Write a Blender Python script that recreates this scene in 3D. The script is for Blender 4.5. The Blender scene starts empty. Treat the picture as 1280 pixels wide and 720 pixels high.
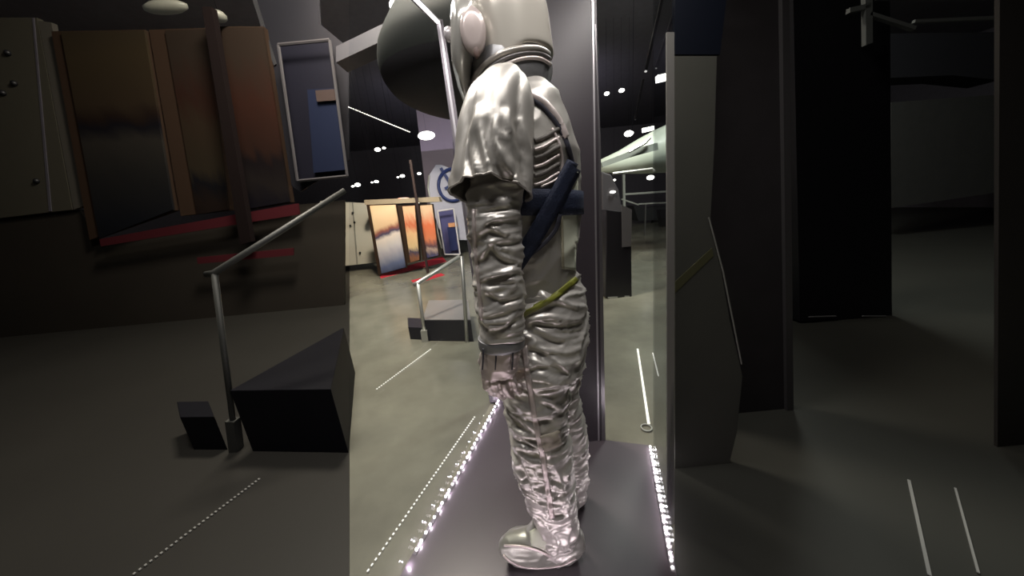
import bpy, bmesh, math, random
import numpy as np
from mathutils import Vector, Matrix
from mathutils.bvhtree import BVHTree
random.seed(7)
C = bpy.context.scene.collection
SC = bpy.context.scene

# ------------------------------------------------------------------ camera
FPX, PITCH, ROLL, CAMZ = 380.0, math.radians(15.0), math.radians(5.4), 1.38
Fv = Vector((0, math.cos(PITCH), -math.sin(PITCH)))
R0 = Vector((1, 0, 0)); U0 = Vector((0, math.sin(PITCH), math.cos(PITCH)))
Rv = R0*math.cos(ROLL) - U0*math.sin(ROLL)
Uv = R0*math.sin(ROLL) + U0*math.cos(ROLL)
CAM = Vector((0, 0, CAMZ))
cd = bpy.data.cameras.new('camera'); cam = bpy.data.objects.new('camera', cd); C.objects.link(cam)
cd.sensor_width = 36; cd.lens = FPX/1280*36; cd.clip_start = .02
M = Matrix((Rv, Uv, -Fv)).transposed().to_4x4(); M.translation = CAM
cam.matrix_world = M
SC.camera = cam

# ------------------------------------------------------------------ world, exposure, lamps of the hall
w = bpy.data.worlds.new('world'); SC.world = w; w.use_nodes = True
w.node_tree.nodes['Background'].inputs[0].default_value = (.75, .74, .8, 1)
w.node_tree.nodes['Background'].inputs[1].default_value = .05
SC.view_settings.view_transform = 'Standard'; SC.view_settings.look = 'None'
SC.view_settings.exposure = 0; SC.view_settings.gamma = 1; SC.view_settings.use_curve_mapping = False

def area(name, loc, target, sx, sy, power, col=(1, 1, 1), spread=180):
    l = bpy.data.lights.new(name, 'AREA'); l.shape = 'RECTANGLE'; l.size = sx; l.size_y = sy
    l.energy = power; l.color = col; l.spread = math.radians(spread)
    o = bpy.data.objects.new(name, l); C.objects.link(o); o.location = loc
    o.rotation_euler = (Vector(target)-Vector(loc)).to_track_quat('-Z', 'Y').to_euler()
    return o
CEIL = 5.2
area('hall_light', (-1.3, 3.1, CEIL-.1), (-2.0, 6.0, 0), .9, .9, 480, (1, .91, .76))
area('hall_light', (2.6, 4.0, CEIL-.1), (3.0, 7.0, 0), .9, .9, 360, (.95, 1, .92))
area('hall_light', (-1.2, 1.2, CEIL-.1), (-1.2, 2.5, 0), .8, .8, 120, (1, .94, .85))
area('mural_spot', (-1.3, 4.6, CEIL-.3), (-3.4, 8.0, .9), .5, .3, 75, (1, .85, .65), 70)
def area_line(name, A, B, target, w_, power, col):
    A, B, T = Vector(A), Vector(B), Vector(target); c = (A+B)/2; x = (B-A).normalized(); z = (c-T); z = (z-x*z.dot(x)).normalized(); y = z.cross(x)
    o = area(name, c, T, (B-A).length, w_, power, col)
    m = Matrix((x, y, z)).transposed().to_4x4(); m.translation = c; o.matrix_world = m
    return o
area_line('case_top_light', (-.30, 1.75, 2.33), (-.62, .8, 2.33), (.03, .95, 1.0), .03, 7, (1, .96, .93))
area_line('case_top_light', (.62, 1.25, 2.33), (.42, .4, 2.33), (.05, .95, 1.0), .03, 7, (1, .95, .9))
area_line('case_top_light', (-.5, .3, 2.33), (.4, .3, 2.33), (.05, .95, .8), .05, 8.5, (1, .96, .93))
def diode_lights(A, B, n, power, col):
    for i in range(n):
        l = bpy.data.lights.new('diode_light', 'POINT'); l.energy = power/n; l.color = col; l.shadow_soft_size = .004
        o = bpy.data.objects.new('diode_light', l); C.objects.link(o); o.location = Vector(A).lerp(Vector(B), (i+.5)/n)
diode_lights((-.165, 1.94, .045), (-.53, .86, .045), 14, 1.8, (.96, .84, 1))
diode_lights((.675, 1.375, .045), (.51, .83, .045), 12, 1.0, (1, .88, .95))

area('ceiling_fill', (0, 11, 3.4), (0, 13, 6), 6, 3, 50, (.9, .85, 1))  # unseen up-facing fill lights added to lift the dark ceiling and background
area('ceiling_fill', (0, 3.5, 4.75), (0, 3.5, 6), 3, 1, 12, (.9, .9, 1))
diode_lights((-.5, .56, .05), (.4, .5, .05), 16, 5, (1, .86, .95))  # unseen lights added along the near edge to brighten boots and legs
# ------------------------------------------------------------------ helpers
def ray(px, py):
    return (Rv*((px-640)/FPX) - Uv*((py-360)/FPX) + Fv)
def on_y(px, py, Y):
    d = ray(px, py); return CAM + d*(Y/d.y)
def on_z(px, py, z=0.0):
    d = ray(px, py); return CAM + d*((z-CAMZ)/d.z)
def ppm(p):                              # pixels per metre at a world point
    return FPX/((Vector(p)-CAM).dot(Fv))

def link(name, me, parent=None, mat=None, smooth=False):
    o = bpy.data.objects.new(name, me); C.objects.link(o)
    if mat: me.materials.append(mat)
    if smooth:
        for p in me.polygons: p.use_smooth = True
    if parent: o.parent = parent
    return o
def tag(o, label=None, cat=None, group=None, kind=None):
    if label: o['label'] = label
    if cat: o['category'] = cat
    if group: o['group'] = group
    if kind: o['kind'] = kind
    return o
def empty(name, label, cat, group=None):
    o = bpy.data.objects.new(name, None); C.objects.link(o); o.empty_display_size = .05
    return tag(o, label, cat, group)

class MB:
    def __init__(s): s.v = []; s.f = []; s.uv = {}
    def add(s, vs, fs):
        n = len(s.v); s.v += [tuple(v) for v in vs]; s.f += [tuple(i+n for i in f) for f in fs]; return n
    def box(s, x0, x1, y0, y1, z0, z1):
        s.add([(x, y, z) for x in (x0, x1) for y in (y0, y1) for z in (z0, z1)],
              [(0, 1, 3, 2), (4, 6, 7, 5), (0, 4, 5, 1), (2, 3, 7, 6), (0, 2, 6, 4), (1, 5, 7, 3)]); return s
    def hexa(s, a, b):                     # two quads a, b (front/back) joined
        s.add(list(a)+list(b), [(0, 1, 2, 3), (7, 6, 5, 4), (0, 4, 5, 1), (1, 5, 6, 2), (2, 6, 7, 3), (3, 7, 4, 0)]); return s
    def poly(s, pts, off):                 # prism: outline pts extruded by vector off
        n = len(pts); off = Vector(off)
        s.add([Vector(p) for p in pts]+[Vector(p)+off for p in pts],
              [tuple(range(n)), tuple(range(2*n-1, n-1, -1))]+[(i, i+n, (i+1) % n+n, (i+1) % n) for i in range(n)]); return s
    def tube(s, pts, r, n=10, caps=True):
        pts = [Vector(p) for p in pts]; rr = r if isinstance(r, (list, tuple)) else [r]*len(pts)
        rings = []; up = Vector((0, 0, 1))
        for i, p in enumerate(pts):
            t = (pts[min(i+1, len(pts)-1)]-pts[max(i-1, 0)]).normalized()
            a = t.cross(up if abs(t.z) < .9 else Vector((0, 1, 0))).normalized(); b = t.cross(a)
            rings.append([p+(a*math.cos(k*2*math.pi/n)+b*math.sin(k*2*math.pi/n))*rr[i] for k in range(n)])
        fs = [(i*n+k, i*n+(k+1) % n, (i+1)*n+(k+1) % n, (i+1)*n+k) for i in range(len(pts)-1) for k in range(n)]
        if caps: fs += [tuple(range(n-1, -1, -1)), tuple(range((len(pts)-1)*n, len(pts)*n))]
        s.add([v for r_ in rings for v in r_], fs); return s
    def bar(s, a, b, w_, h_, up=(0, 0, 1)):
        a = Vector(a); b = Vector(b); t = (b-a).normalized(); u = Vector(up)
        sd = t.cross(u).normalized()*w_/2; u = sd.cross(t).normalized()*h_/2
        s.hexa([a-sd-u, a+sd-u, a+sd+u, a-sd+u], [b-sd-u, b+sd-u, b+sd+u, b-sd+u]); return s
    def ball(s, c, r, n=10, sc=(1, 1, 1)):
        c = Vector(c); vs = []; fs = []
        for i in range(n+1):
            th = math.pi*i/n
            for k in range(2*n):
                ph = math.pi*k/n
                vs.append(c+Vector((math.sin(th)*math.cos(ph)*sc[0], math.sin(th)*math.sin(ph)*sc[1], math.cos(th)*sc[2]))*r)
        for i in range(n):
            for k in range(2*n): fs.append((i*2*n+k, (i+1)*2*n+k, (i+1)*2*n+(k+1) % (2*n), i*2*n+(k+1) % (2*n)))
        s.add(vs, fs); return s
    def build(s, name, mat, parent=None, smooth=False, bevel=0):
        me = bpy.data.meshes.new(name); me.from_pydata(s.v, [], s.f); me.validate()
        bm = bmesh.new(); bm.from_mesh(me); bmesh.ops.remove_doubles(bm, verts=bm.verts, dist=1e-5)
        bmesh.ops.recalc_face_normals(bm, faces=bm.faces); bm.to_mesh(me); bm.free()
        o = link(name, me, parent, mat, smooth)
        if bevel:
            m = o.modifiers.new('b', 'BEVEL'); m.width = bevel; m.segments = 2
        return o

def mat(name, col, rough=.5, metal=0, noise=0, nscale=8, bump=0, bscale=30, emit=0, ecol=None, spec=.5):
    m = bpy.data.materials.new(name); m.use_nodes = True; nt = m.node_tree; b = nt.nodes['Principled BSDF']
    c = (*col, 1); b.inputs['Base Color'].default_value = c
    b.inputs['Roughness'].default_value = rough; b.inputs['Metallic'].default_value = metal
    b.inputs['Specular IOR Level'].default_value = spec
    if emit:
        b.inputs['Emission Color'].default_value = (*(ecol or col), 1); b.inputs['Emission Strength'].default_value = emit
    tc = nt.nodes.new('ShaderNodeTexCoord')
    nz = nt.nodes.new('ShaderNodeTexNoise'); nz.inputs['Scale'].default_value = nscale; nz.inputs['Detail'].default_value = 4
    nt.links.new(tc.outputs['Object'], nz.inputs['Vector'])
    mx = nt.nodes.new('ShaderNodeMix'); mx.data_type = 'RGBA'
    k = noise or .04
    mx.inputs[6].default_value = (*[max(0, x*(1-k)) for x in col], 1); mx.inputs[7].default_value = (*[min(1, x*(1+k)) for x in col], 1)
    nt.links.new(nz.outputs['Fac'], mx.inputs[0]); nt.links.new(mx.outputs[2], b.inputs['Base Color'])
    if bump:
        n2 = nt.nodes.new('ShaderNodeTexNoise'); n2.inputs['Scale'].default_value = bscale; n2.inputs['Detail'].default_value = 3
        nt.links.new(tc.outputs['Object'], n2.inputs['Vector'])
        bp = nt.nodes.new('ShaderNodeBump'); bp.inputs['Strength'].default_value = bump; bp.inputs['Distance'].default_value = .01
        nt.links.new(n2.outputs['Fac'], bp.inputs['Height']); nt.links.new(bp.outputs['Normal'], b.inputs['Normal'])
    return m
def glass(name, tint=(.95, .96, .97), gl=.35):
    m = bpy.data.materials.new(name); m.use_nodes = True; nt = m.node_tree; nt.nodes.clear()
    o = nt.nodes.new('ShaderNodeOutputMaterial'); mx = nt.nodes.new('ShaderNodeMixShader')
    t = nt.nodes.new('ShaderNodeBsdfTransparent'); t.inputs[0].default_value = (*tint, 1)
    g = nt.nodes.new('ShaderNodeBsdfGlossy'); g.inputs['Roughness'].default_value = .01; g.inputs[0].default_value = (gl, gl, gl, 1)
    lw = nt.nodes.new('ShaderNodeLayerWeight'); lw.inputs[0].default_value = .5
    pw = nt.nodes.new('ShaderNodeMath'); pw.operation = 'POWER'; pw.inputs[1].default_value = 4.0; nt.links.new(lw.outputs['Facing'], pw.inputs[0])
    f = nt.nodes.new('ShaderNodeMath'); f.operation = 'MULTIPLY_ADD'; f.inputs[1].default_value = .5; f.inputs[2].default_value = .02; nt.links.new(pw.outputs[0], f.inputs[0])
    nt.links.new(f.outputs[0], mx.inputs[0]); nt.links.new(t.outputs[0], mx.inputs[1]); nt.links.new(g.outputs[0], mx.inputs[2])
    nt.links.new(mx.outputs[0], o.inputs[0]); return m

def mural_mat(name, stops, wob=.06, slant=0.0):
    m = bpy.data.materials.new(name); m.use_nodes = True; nt = m.node_tree; b = nt.nodes['Principled BSDF']
    b.inputs['Roughness'].default_value = .7; b.inputs['Specular IOR Level'].default_value = .1
    uv = nt.nodes.new('ShaderNodeTexCoord'); sp = nt.nodes.new('ShaderNodeSeparateXYZ'); nt.links.new(uv.outputs['UV'], sp.inputs[0])
    nz = nt.nodes.new('ShaderNodeTexNoise'); nz.inputs['Scale'].default_value = 4; nz.inputs['Detail'].default_value = 5
    nt.links.new(uv.outputs['UV'], nz.inputs['Vector'])
    a = nt.nodes.new('ShaderNodeMath'); a.operation = 'MULTIPLY_ADD'; nt.links.new(nz.outputs['Fac'], a.inputs[0]); a.inputs[1].default_value = wob
    nt.links.new(sp.outputs['Y'], a.inputs[2])
    c = nt.nodes.new('ShaderNodeMath'); c.operation = 'MULTIPLY_ADD'; nt.links.new(sp.outputs['X'], c.inputs[0]); c.inputs[1].default_value = slant
    nt.links.new(a.outputs[0], c.inputs[2])
    r = nt.nodes.new('ShaderNodeValToRGB'); nt.links.new(c.outputs[0], r.inputs[0])
    e = r.color_ramp.elements
    e[0].position = stops[0][0]; e[0].color = (*stops[0][1], 1); e[1].position = stops[-1][0]; e[1].color = (*stops[-1][1], 1)
    for p, cc in stops[1:-1]:
        x = e.new(p); x.color = (*cc, 1)
    nt.links.new(r.outputs[0], b.inputs['Base Color']); return m

def slab(name, quad, Y, thick, m, parent=None, uvs=False, bevel=0):
    """quad of photo pixels (TL, TR, BR, BL) put on the vertical plane y=Y (or one Y per corner), with real thickness"""
    Ys = Y if isinstance(Y, (list, tuple)) else [Y]*len(quad)
    pts = [on_y(*q, y) for q, y in zip(quad, Ys)]
    b = MB(); n = (pts[1]-pts[0]).cross(pts[2]-pts[1]).normalized()
    if n.y < 0: n = -n
    b.poly(pts, n*thick)
    o = b.build(name, m, parent, bevel=bevel)
    if uvs:
        me = o.data; ul = me.uv_layers.new(name='uv')
        o0 = pts[3]; ux = pts[2]-pts[3]; vy = pts[0]-pts[3]
        for lp in me.loops:
            p = me.vertices[lp.vertex_index].co-o0
            ul.data[lp.index].uv = (p.dot(ux)/ux.length_squared, p.dot(vy)/vy.length_squared)
    return o

# ------------------------------------------------------------------ materials
Mceil = mat('ceiling_paint', (.13, .125, .15), .7, noise=.2)
Mwallb = mat('dark_wall_paint', (.06, .055, .07), .8, noise=.2)
Mdarkfloor = mat('darkened_floor_left', (.0175, .0165, .0145), .55, noise=.18, nscale=1.2, spec=.25)  # floor outside the aisle, dimmed by its base colour
Mdarkfloor2 = mat('darkened_floor_right', (.026, .026, .0225), .5, noise=.15, nscale=1.2, spec=.25)
Mblack = mat('black_paint', (.006, .006, .008), .5)
Msteel = mat('brushed_steel', (.42, .4, .42), .38, .85)
Mrail = mat('grey_rail', (.5, .5, .47), .35, .6)
Mglass = glass('case_glass')
Mled = mat('led', (1, .96, .93), .4, emit=9, ecol=(1, .95, .93))
Mledp = mat('pink_led', (1, .93, .97), .4, emit=5, ecol=(1, .9, .95))
Mlamp = mat('lamp_glow', (1, .98, .9), .4, emit=6, ecol=(1, .98, .88))
Mchan = mat('grey_channel', (.12, .11, .12), .5)
Mrod = mat('matt_black_rod', (.003, .003, .004), 1, spec=0)
Mdim = mat('faint_led_reflection', (.9, .9, .85), .4, emit=.42, ecol=(1, .97, .9))
Mvdim = mat('very_faint_led_reflection', (.15, .15, .14), .6, emit=.03, ecol=(1, .97, .9))

def floor_mat():
    m = bpy.data.materials.new('polished_concrete'); m.use_nodes = True; nt = m.node_tree; b = nt.nodes['Principled BSDF']
    tc = nt.nodes.new('ShaderNodeTexCoord')
    nz = nt.nodes.new('ShaderNodeTexNoise'); nz.inputs['Scale'].default_value = 1.3; nz.inputs['Detail'].default_value = 6; nz.inputs['Roughness'].default_value = .6
    nt.links.new(tc.outputs['Object'], nz.inputs['Vector'])
    r = nt.nodes.new('ShaderNodeValToRGB'); e = r.color_ramp.elements
    e[0].position = .35; e[0].color = (.135, .13, .105, 1); e[1].position = .68; e[1].color = (.22, .215, .17, 1)
    nt.links.new(nz.outputs['Fac'], r.inputs[0]); nt.links.new(r.outputs[0], b.inputs['Base Color'])
    b.inputs['Roughness'].default_value = .22; b.inputs['Specular IOR Level'].default_value = .6
    n2 = nt.nodes.new('ShaderNodeTexNoise'); n2.inputs['Scale'].default_value = 2.5; nt.links.new(tc.outputs['Object'], n2.inputs['Vector'])
    bp = nt.nodes.new('ShaderNodeBump'); bp.inputs['Strength'].default_value = .12; bp.inputs['Distance'].default_value = .02
    nt.links.new(n2.outputs['Fac'], bp.inputs['Height']); nt.links.new(bp.outputs['Normal'], b.inputs['Normal'])
    return m
Mfloor = floor_mat()

def silver(name, col=(.68, .65, .61), rough=.34, metal=.5, bump=.8, sc=(6, 6, 16)):
    m = bpy.data.materials.new(name); m.use_nodes = True; nt = m.node_tree; b = nt.nodes['Principled BSDF']
    b.inputs['Metallic'].default_value = metal; b.inputs['Roughness'].default_value = rough
    tc = nt.nodes.new('ShaderNodeTexCoord'); mp = nt.nodes.new('ShaderNodeMapping'); mp.inputs['Scale'].default_value = sc
    nt.links.new(tc.outputs['Object'], mp.inputs[0])
    nz = nt.nodes.new('ShaderNodeTexNoise'); nz.noise_type = 'RIDGED_MULTIFRACTAL'; nz.inputs['Scale'].default_value = 1.6
    nz.inputs['Detail'].default_value = 3; nz.inputs['Distortion'].default_value = .6
    nt.links.new(mp.outputs[0], nz.inputs['Vector'])
    bp = nt.nodes.new('ShaderNodeBump'); bp.inputs['Strength'].default_value = bump; bp.inputs['Distance'].default_value = .006
    nt.links.new(nz.outputs['Fac'], bp.inputs['Height']); nt.links.new(bp.outputs['Normal'], b.inputs['Normal'])
    n3 = nt.nodes.new('ShaderNodeTexNoise'); n3.inputs['Scale'].default_value = 7; nt.links.new(tc.outputs['Object'], n3.inputs['Vector'])
    mx = nt.nodes.new('ShaderNodeMix'); mx.data_type = 'RGBA'
    mx.inputs[6].default_value = (*[x*.8 for x in col], 1); mx.inputs[7].default_value = (*[min(1, x*1.15) for x in col], 1)
    nt.links.new(n3.outputs['Fac'], mx.inputs[0]); nt.links.new(mx.outputs[2], b.inputs['Base Color'])
    return m
Msuit = silver('silver_fabric')
Msleeve = silver('satin_silver_fabric', (.44, .42, .39), .44, .6, .12, (5, 5, 3))
Mcollar = silver('grey_coated_collar', (.30, .30, .31), .4, .6, .25, (6, 6, 6))
Mboot = silver('clear_over_silver', (.36, .36, .32), .36, .6, .3, (8, 8, 14))
Mhelmet = mat('pale_helmet_shell', (.50, .47, .42), .22, .25, noise=.05)
Mhelm2 = mat('pink_grey_visor_hub', (.55, .47, .45), .25, .3)
Mvisor = mat('silvered_visor', (.42, .41, .38), .2, .4)
Mnavy = mat('navy_webbing', (.0035, .009, .032), .7, bump=.3, bscale=250)
Mdkstrap = mat('dark_webbing', (.03, .03, .045), .6)
Mcream = mat('cream_panel', (.5, .52, .42), .6)
Mgreen = mat('olive_zip', (.20, .21, .03), .5)
Mpiping = silver('pale_seam_tape', (.66, .58, .56), .4, .5, .1)

# ------------------------------------------------------------------ the hall
X0, X1, Y0, Y1 = -15, 15, -3, 19
MB().box(X0, X1, Y0, Y1, -.1, 0).build('floor', Mfloor)['kind'] = 'structure'
MB().box(X0, X1, Y0, Y1, CEIL, CEIL+.1).build('ceiling', Mceil)['kind'] = 'structure'
MB().box(X0, X1, Y1, Y1+.1, 0, CEIL).build('wall_back', Mwallb)['kind'] = 'structure'
MB().box(X0, X1, Y0-.1, Y0, 0, CEIL).build('wall_front', Mwallb)['kind'] = 'structure'
MB().box(X0-.1, X0, Y0, Y1, 0, CEIL).build('wall_left', Mwallb)['kind'] = 'structure'
MB().box(X1, X1+.1, Y0, Y1, 0, CEIL).build('wall_right', Mwallb)['kind'] = 'structure'
# side floors beyond the pale aisle, their dimness put into the colour
def along(px, Y):                       # floor point under photo column px at depth Y
    lo, hi = 262, 1450
    for _ in range(60):
        md = (lo+hi)/2; p = on_z(px, md)
        if p.y > Y or p.y < 0: lo = md
        else: hi = md
    return on_z(px, (lo+hi)/2)
a, b_ = along(437, .45), along(437, 18.5)
MB().poly([(a.x, a.y, .0), (b_.x, b_.y, 0), (X0+.1, 18.5, 0), (X0+.1, a.y, 0)], (0, 0, .006)).build('floor_left', Mdarkfloor)['kind'] = 'structure'
a, b_ = along(843, .45), along(843, 18.5)
MB().poly([(a.x, a.y, 0), (b_.x, b_.y, 0), (X1-.1, 18.5, 0), (X1-.1, a.y, 0)], (0, 0, .006)).build('floor_right', Mdarkfloor2)['kind'] = 'structure'

# ------------------------------------------------------------------ display case
PZ = .03
def onp(px, py): return on_z(px, py, PZ)
LF, LN = onp(622, 500), onp(500, 720)           # left edge, far and near
RF, RN = onp(815, 557), onp(843, 702)
ld = (LN-LF).normalized(); rd = (RN-RF).normalized()
LNN = LF + ld*1.45; RNN = RF + rd*1.0
BK = onp(757, 550)
Mpl = mat('plum_grey_plinth', (.075, .062, .073), .32, noise=.12, nscale=3)
pts = [LNN, LF, onp(700, 520), BK, RF, RNN]
MB().poly([Vector((p.x, p.y, 0)) for p in pts], (0, 0, PZ)).build('display_plinth', Mpl)
tag(bpy.data.objects['display_plinth'], 'low plum grey plinth floor under the silver suit', 'plinth')

def led_strip(name, A, B, n, r, label, m, zoff=.004, grp=None, base=True, bw=.016):
    t = empty(name, label, 'light strip', grp); A = Vector(A); B = Vector(B)
    up = Vector((0, 0, 1))
    MB().bar(A+up*zoff*.5, B+up*zoff*.5, bw, zoff).build('channel', Mchan, t)
    first = None
    for i in range(n):
        p = A.lerp(B, (i+.5)/n)+up*(zoff+r*.5)
        if first is None:
            me = bpy.data.meshes.new('diode'); bm = bmesh.new(); bmesh.ops.create_icosphere(bm, subdivisions=2, radius=r); bm.to_mesh(me); bm.free()
            first = link('diode', me, t, m, True); first.location = p
        else:
            c = first.copy(); C.objects.link(c); c.parent = t; c.location = p
    return t
inn = Vector((.012, 0, 0))
led_strip('led_strip', LF+inn, LF+ld*1.05+inn, 30, .0062, 'bright beaded light strip along left edge of the plinth', Mledp)
led_strip('led_strip', RF-inn, RF+rd*.62-inn, 25, .0052, 'bright beaded light strip along right edge of the plinth', Mled)

led_strip('led_strip', (-.52, .56, PZ), (.42, .5, PZ), 25, .005, 'added unseen beaded light strip along the near edge of the plinth', Mled)  # unseen strip added to carry the near edge lights
# glass panes (left pane ends at its near edge, column 437)
TOPZ = 2.25
def pane(A, B, z0, z1, th, label):
    A = Vector((A.x, A.y, 0)); B = Vector((B.x, B.y, 0)); n = (B-A).cross(Vector((0, 0, 1))).normalized()*th
    b = MB(); b.poly([A+Vector((0, 0, z0)), B+Vector((0, 0, z0)), B+Vector((0, 0, z1)), A+Vector((0, 0, z1))], n)
    return tag(b.build('glass_pane', Mglass), label, 'glass pane', 'glass panes of the display case')
CT = on_y(546, 26, LF.y); ztop = CT.z
def on_pane(A, d, px, py):
    n = d.cross(Vector((0, 0, 1))); r = ray(px, py); return CAM + r*((A-CAM).dot(n)/r.dot(n))
def pane_px(A, d, pxs, label):
    n = d.cross(Vector((0, 0, 1))).normalized()
    ps = [on_pane(A, d, *q) for q in pxs]
    b = MB(); b.poly(ps, n*.006)
    return tag(b.build('glass_pane', Mglass), label, 'glass pane', 'glass panes of the display case')
pane_px(LF, ld, [(438, -80), (546, 28), (617, 498), (500, 719), (438, 829)], 'clear glass pane left of the suit with faint reflections')
pane_px(RF, rd, [(818, -60), (842, -60), (842, 700), (818, 572)], 'clear glass pane above the right light strip')
# corner post and top rail
Mpost = mat('pink_grey_steel_post', (.2, .18, .2), .5, .5)
base = on_y(617, 500, LF.y); base.z = PZ
t = empty('corner_post', 'pinkish grey steel corner post rising left of the suit', 'post')
MB().poly([on_y(545, 24, LF.y), on_y(553, 24, LF.y), on_y(627, 503, LF.y), on_y(612, 503, LF.y)], (0, .03, 0)).build('post', Mpost, t)
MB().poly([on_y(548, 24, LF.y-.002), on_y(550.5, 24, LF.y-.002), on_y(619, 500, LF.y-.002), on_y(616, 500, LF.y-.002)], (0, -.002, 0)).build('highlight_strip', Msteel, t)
CN = CT + Vector((ld.x, ld.y, 0)).normalized()*.45
t = empty('top_rail', 'steel top rail with bright light bar at upper left of the case', 'rail')
MB().bar(CT+Vector((0, .01, 0)), CN, .022, .022).build('rail', Mpost, t)
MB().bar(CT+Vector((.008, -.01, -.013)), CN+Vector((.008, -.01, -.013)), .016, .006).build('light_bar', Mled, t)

# dark backdrop panel behind the suit with chrome edge
YB = BK.y
Mback = mat('dark_plum_backdrop', (.034, .028, .034), .4, noise=.2, nscale=2.5)
t = empty('backdrop_panel', 'tall dark plum backdrop panel with bright chrome edge behind suit', 'backdrop panel')
slab('panel', [(612, -90), (744, -90), (755, 551), (690, 560)], YB, .03, Mback, t)
slab('chrome_edge', [(738.5, -90), (741, -90), (746, 300), (749.5, 551), (747.5, 551), (744, 300)], YB-.004, .004, Msteel, t)
slab('chrome_edge', [(743.5, 30), (745, 30), (751, 180), (757, 551), (752, 551), (748, 180)], YB-.004, .004, mat('dim_steel', (.2, .19, .2), .3, .8), t)

# slim grey post at right side of the case
Mgp = mat('grey_aluminium', (.16, .155, .145), .4, .3)
slab('glazing_post', [(833.5, 40), (843, 40), (843, 730), (834.5, 730)], .985, .006, Mgp)
tag(bpy.data.objects['glazing_post'], 'slim grey aluminium post right of the beaded light strip', 'post')

# round fixing on the floor at the far right corner
p = on_z(808, 536, 0)
MB().tube([p+Vector((.03*math.cos(a), .03*math.sin(a), .008)) for a in [i*math.pi/8 for i in range(17)]], .005, 6, False).build('floor_ring', Mrail)
tag(bpy.data.objects['floor_ring'], 'small pale ring on the floor by the far right plinth corner', 'ring')

# light strip reflections in the glass, laid as glowing lines on the floor
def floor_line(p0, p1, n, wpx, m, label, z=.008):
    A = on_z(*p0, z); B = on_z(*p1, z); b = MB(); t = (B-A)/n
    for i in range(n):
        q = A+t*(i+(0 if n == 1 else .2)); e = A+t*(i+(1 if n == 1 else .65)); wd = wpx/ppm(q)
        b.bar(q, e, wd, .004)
    o = b.build('reflection_line', m); tag(o, label, 'light line', 'glowing reflection lines'); return o
floor_line((458, 716), (594, 520), 46, 1.7, Mdim, 'thin dotted strip reflection built as a glowing line beside the left beaded strip')
floor_line((470, 487), (539, 436), 30, 1.8, Mdim, 'short dotted strip reflection built as a glowing line in front of the black steps')
floor_line((797, 436), (811, 530), 1, 2.2, Mdim, 'pale strip reflection built as a glowing floor line leading to the small ring')
floor_line((816, 441), (823, 470), 1, 1.2, Mdim, 'short faint strip reflection built as a glowing line near the grey post')
floor_line((165, 719), (326, 597), 30, 3.2, Mvdim, 'dim dotted strip reflection built as a glowing line at lower left', .012)
floor_line((1136, 600), (1162, 719), 1, 2.6, Mvdim, 'dim strip reflection built as a glowing line at lower right', .012)
floor_line((1194, 610), (1223, 716), 1, 1.8, Mvdim, 'fainter glowing reflection line right of the dim one', .012)

# ------------------------------------------------------------------ gallery seen through the left pane
Mgal = mat('pale_gallery_wall', (.42, .41, .36), .7, noise=.05)
t = empty('gallery_wall', 'pale grey gallery wall panel with small round fixings beyond left pane', 'wall panel')
slab('panel', [(400, 251), (458, 254), (470, 328), (400, 336)], 8.6, .12, Mgal, t)
slab('seam', [(440, 253), (441, 253), (447, 331), (445.5, 331)], 8.58, .02, mat('seam_grey', (.2, .2, .18), .7), t)
for q in ((441, 266), (443, 278), (438, 282), (450, 316)):
    MB().ball(on_y(*q, 8.57), .03, 6).build('stud', Mblack, t, True)

m1 = mural_mat('mural_ship_sky', [(0, (.03, .035, .07)), (.12, (.09, .11, .19)), (.36, (.45, .43, .46)), (.5, (.62, .55, .5)), (.55, (.05, .05, .1)),
                                  (.6, (.22, .08, .06)), (.66, (.58, .41, .26)), (.85, (.66, .5, .33)), (1, (.62, .45, .27))], .1, -.12)
m2 = mural_mat('mural_orange', [(0, (.08, .02, .02)), (.2, (.2, .09, .05)), (.32, (.05, .05, .09)), (.4, (.6, .45, .25)), (.65, (.7, .45, .25)), (.8, (.5, .14, .07)), (1, (.65, .4, .25))], .25)
m3 = mural_mat('mural_red', [(0, (.03, .05, .2)), (.2, (.08, .07, .12)), (.3, (.4, .3, .25)), (.36, (.1, .06, .08)), (.5, (.6, .2, .1)), (.75, (.65, .17, .08)), (1, (.6, .42, .28))], .25)
Mframe = mat('dark_brown_frame', (.03, .018, .012), .6, spec=.12)
def mural(quad, Y, m, label, frame_l=4, grp='printed murals beyond the left pane', name='mural_panel'):
    t = empty(name, label, 'mural', grp)
    slab('print', quad, Y, .03, m, t, uvs=True)
    (a, b, c, d) = quad
    k = frame_l
    slab('frame', [(a[0]-k, a[1]-1), (b[0]+1, b[1]-1), (c[0]+1, c[1]+1), (d[0]-k, d[1]+2)], Y+.035, .1, Mframe, t)
    return t
mural([(462, 257), (494, 256), (507, 334), (477, 342)], 7.4, m1, 'mural with peach sky over a white and blue slope')
mural([(503, 258), (518, 257), (524, 325), (513, 328)], 7.5, m2, 'narrow orange mural just left of the leaning black post', 8)
mural([(525, 257), (540, 256), (548, 319), (532, 323)], 7.6, m3, 'reddish mural between black post and the feather flag', 4)
slab('gallery_wall_cap', [(455, 250), (548, 246), (550, 252), (456, 256)], 7.9, .3, mat('cap_beige', (.3, .25, .18), .7))
tag(bpy.data.objects['gallery_wall_cap'], 'beige ledge running above the murals', 'ledge')
A = on_y(512, 205, 5.8); B = on_z(535, 342)
MB().bar(on_y(513, 200, B.y), B, .05, .05, up=(0, 1, 0)).build('black_post', mat('post_black_brown', (.02, .008, .008), .6))
tag(bpy.data.objects['black_post'], 'slim leaning black post in front of the murals', 'post')
Mred = mat('red_carpet', (.42, .012, .03), .85)
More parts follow.
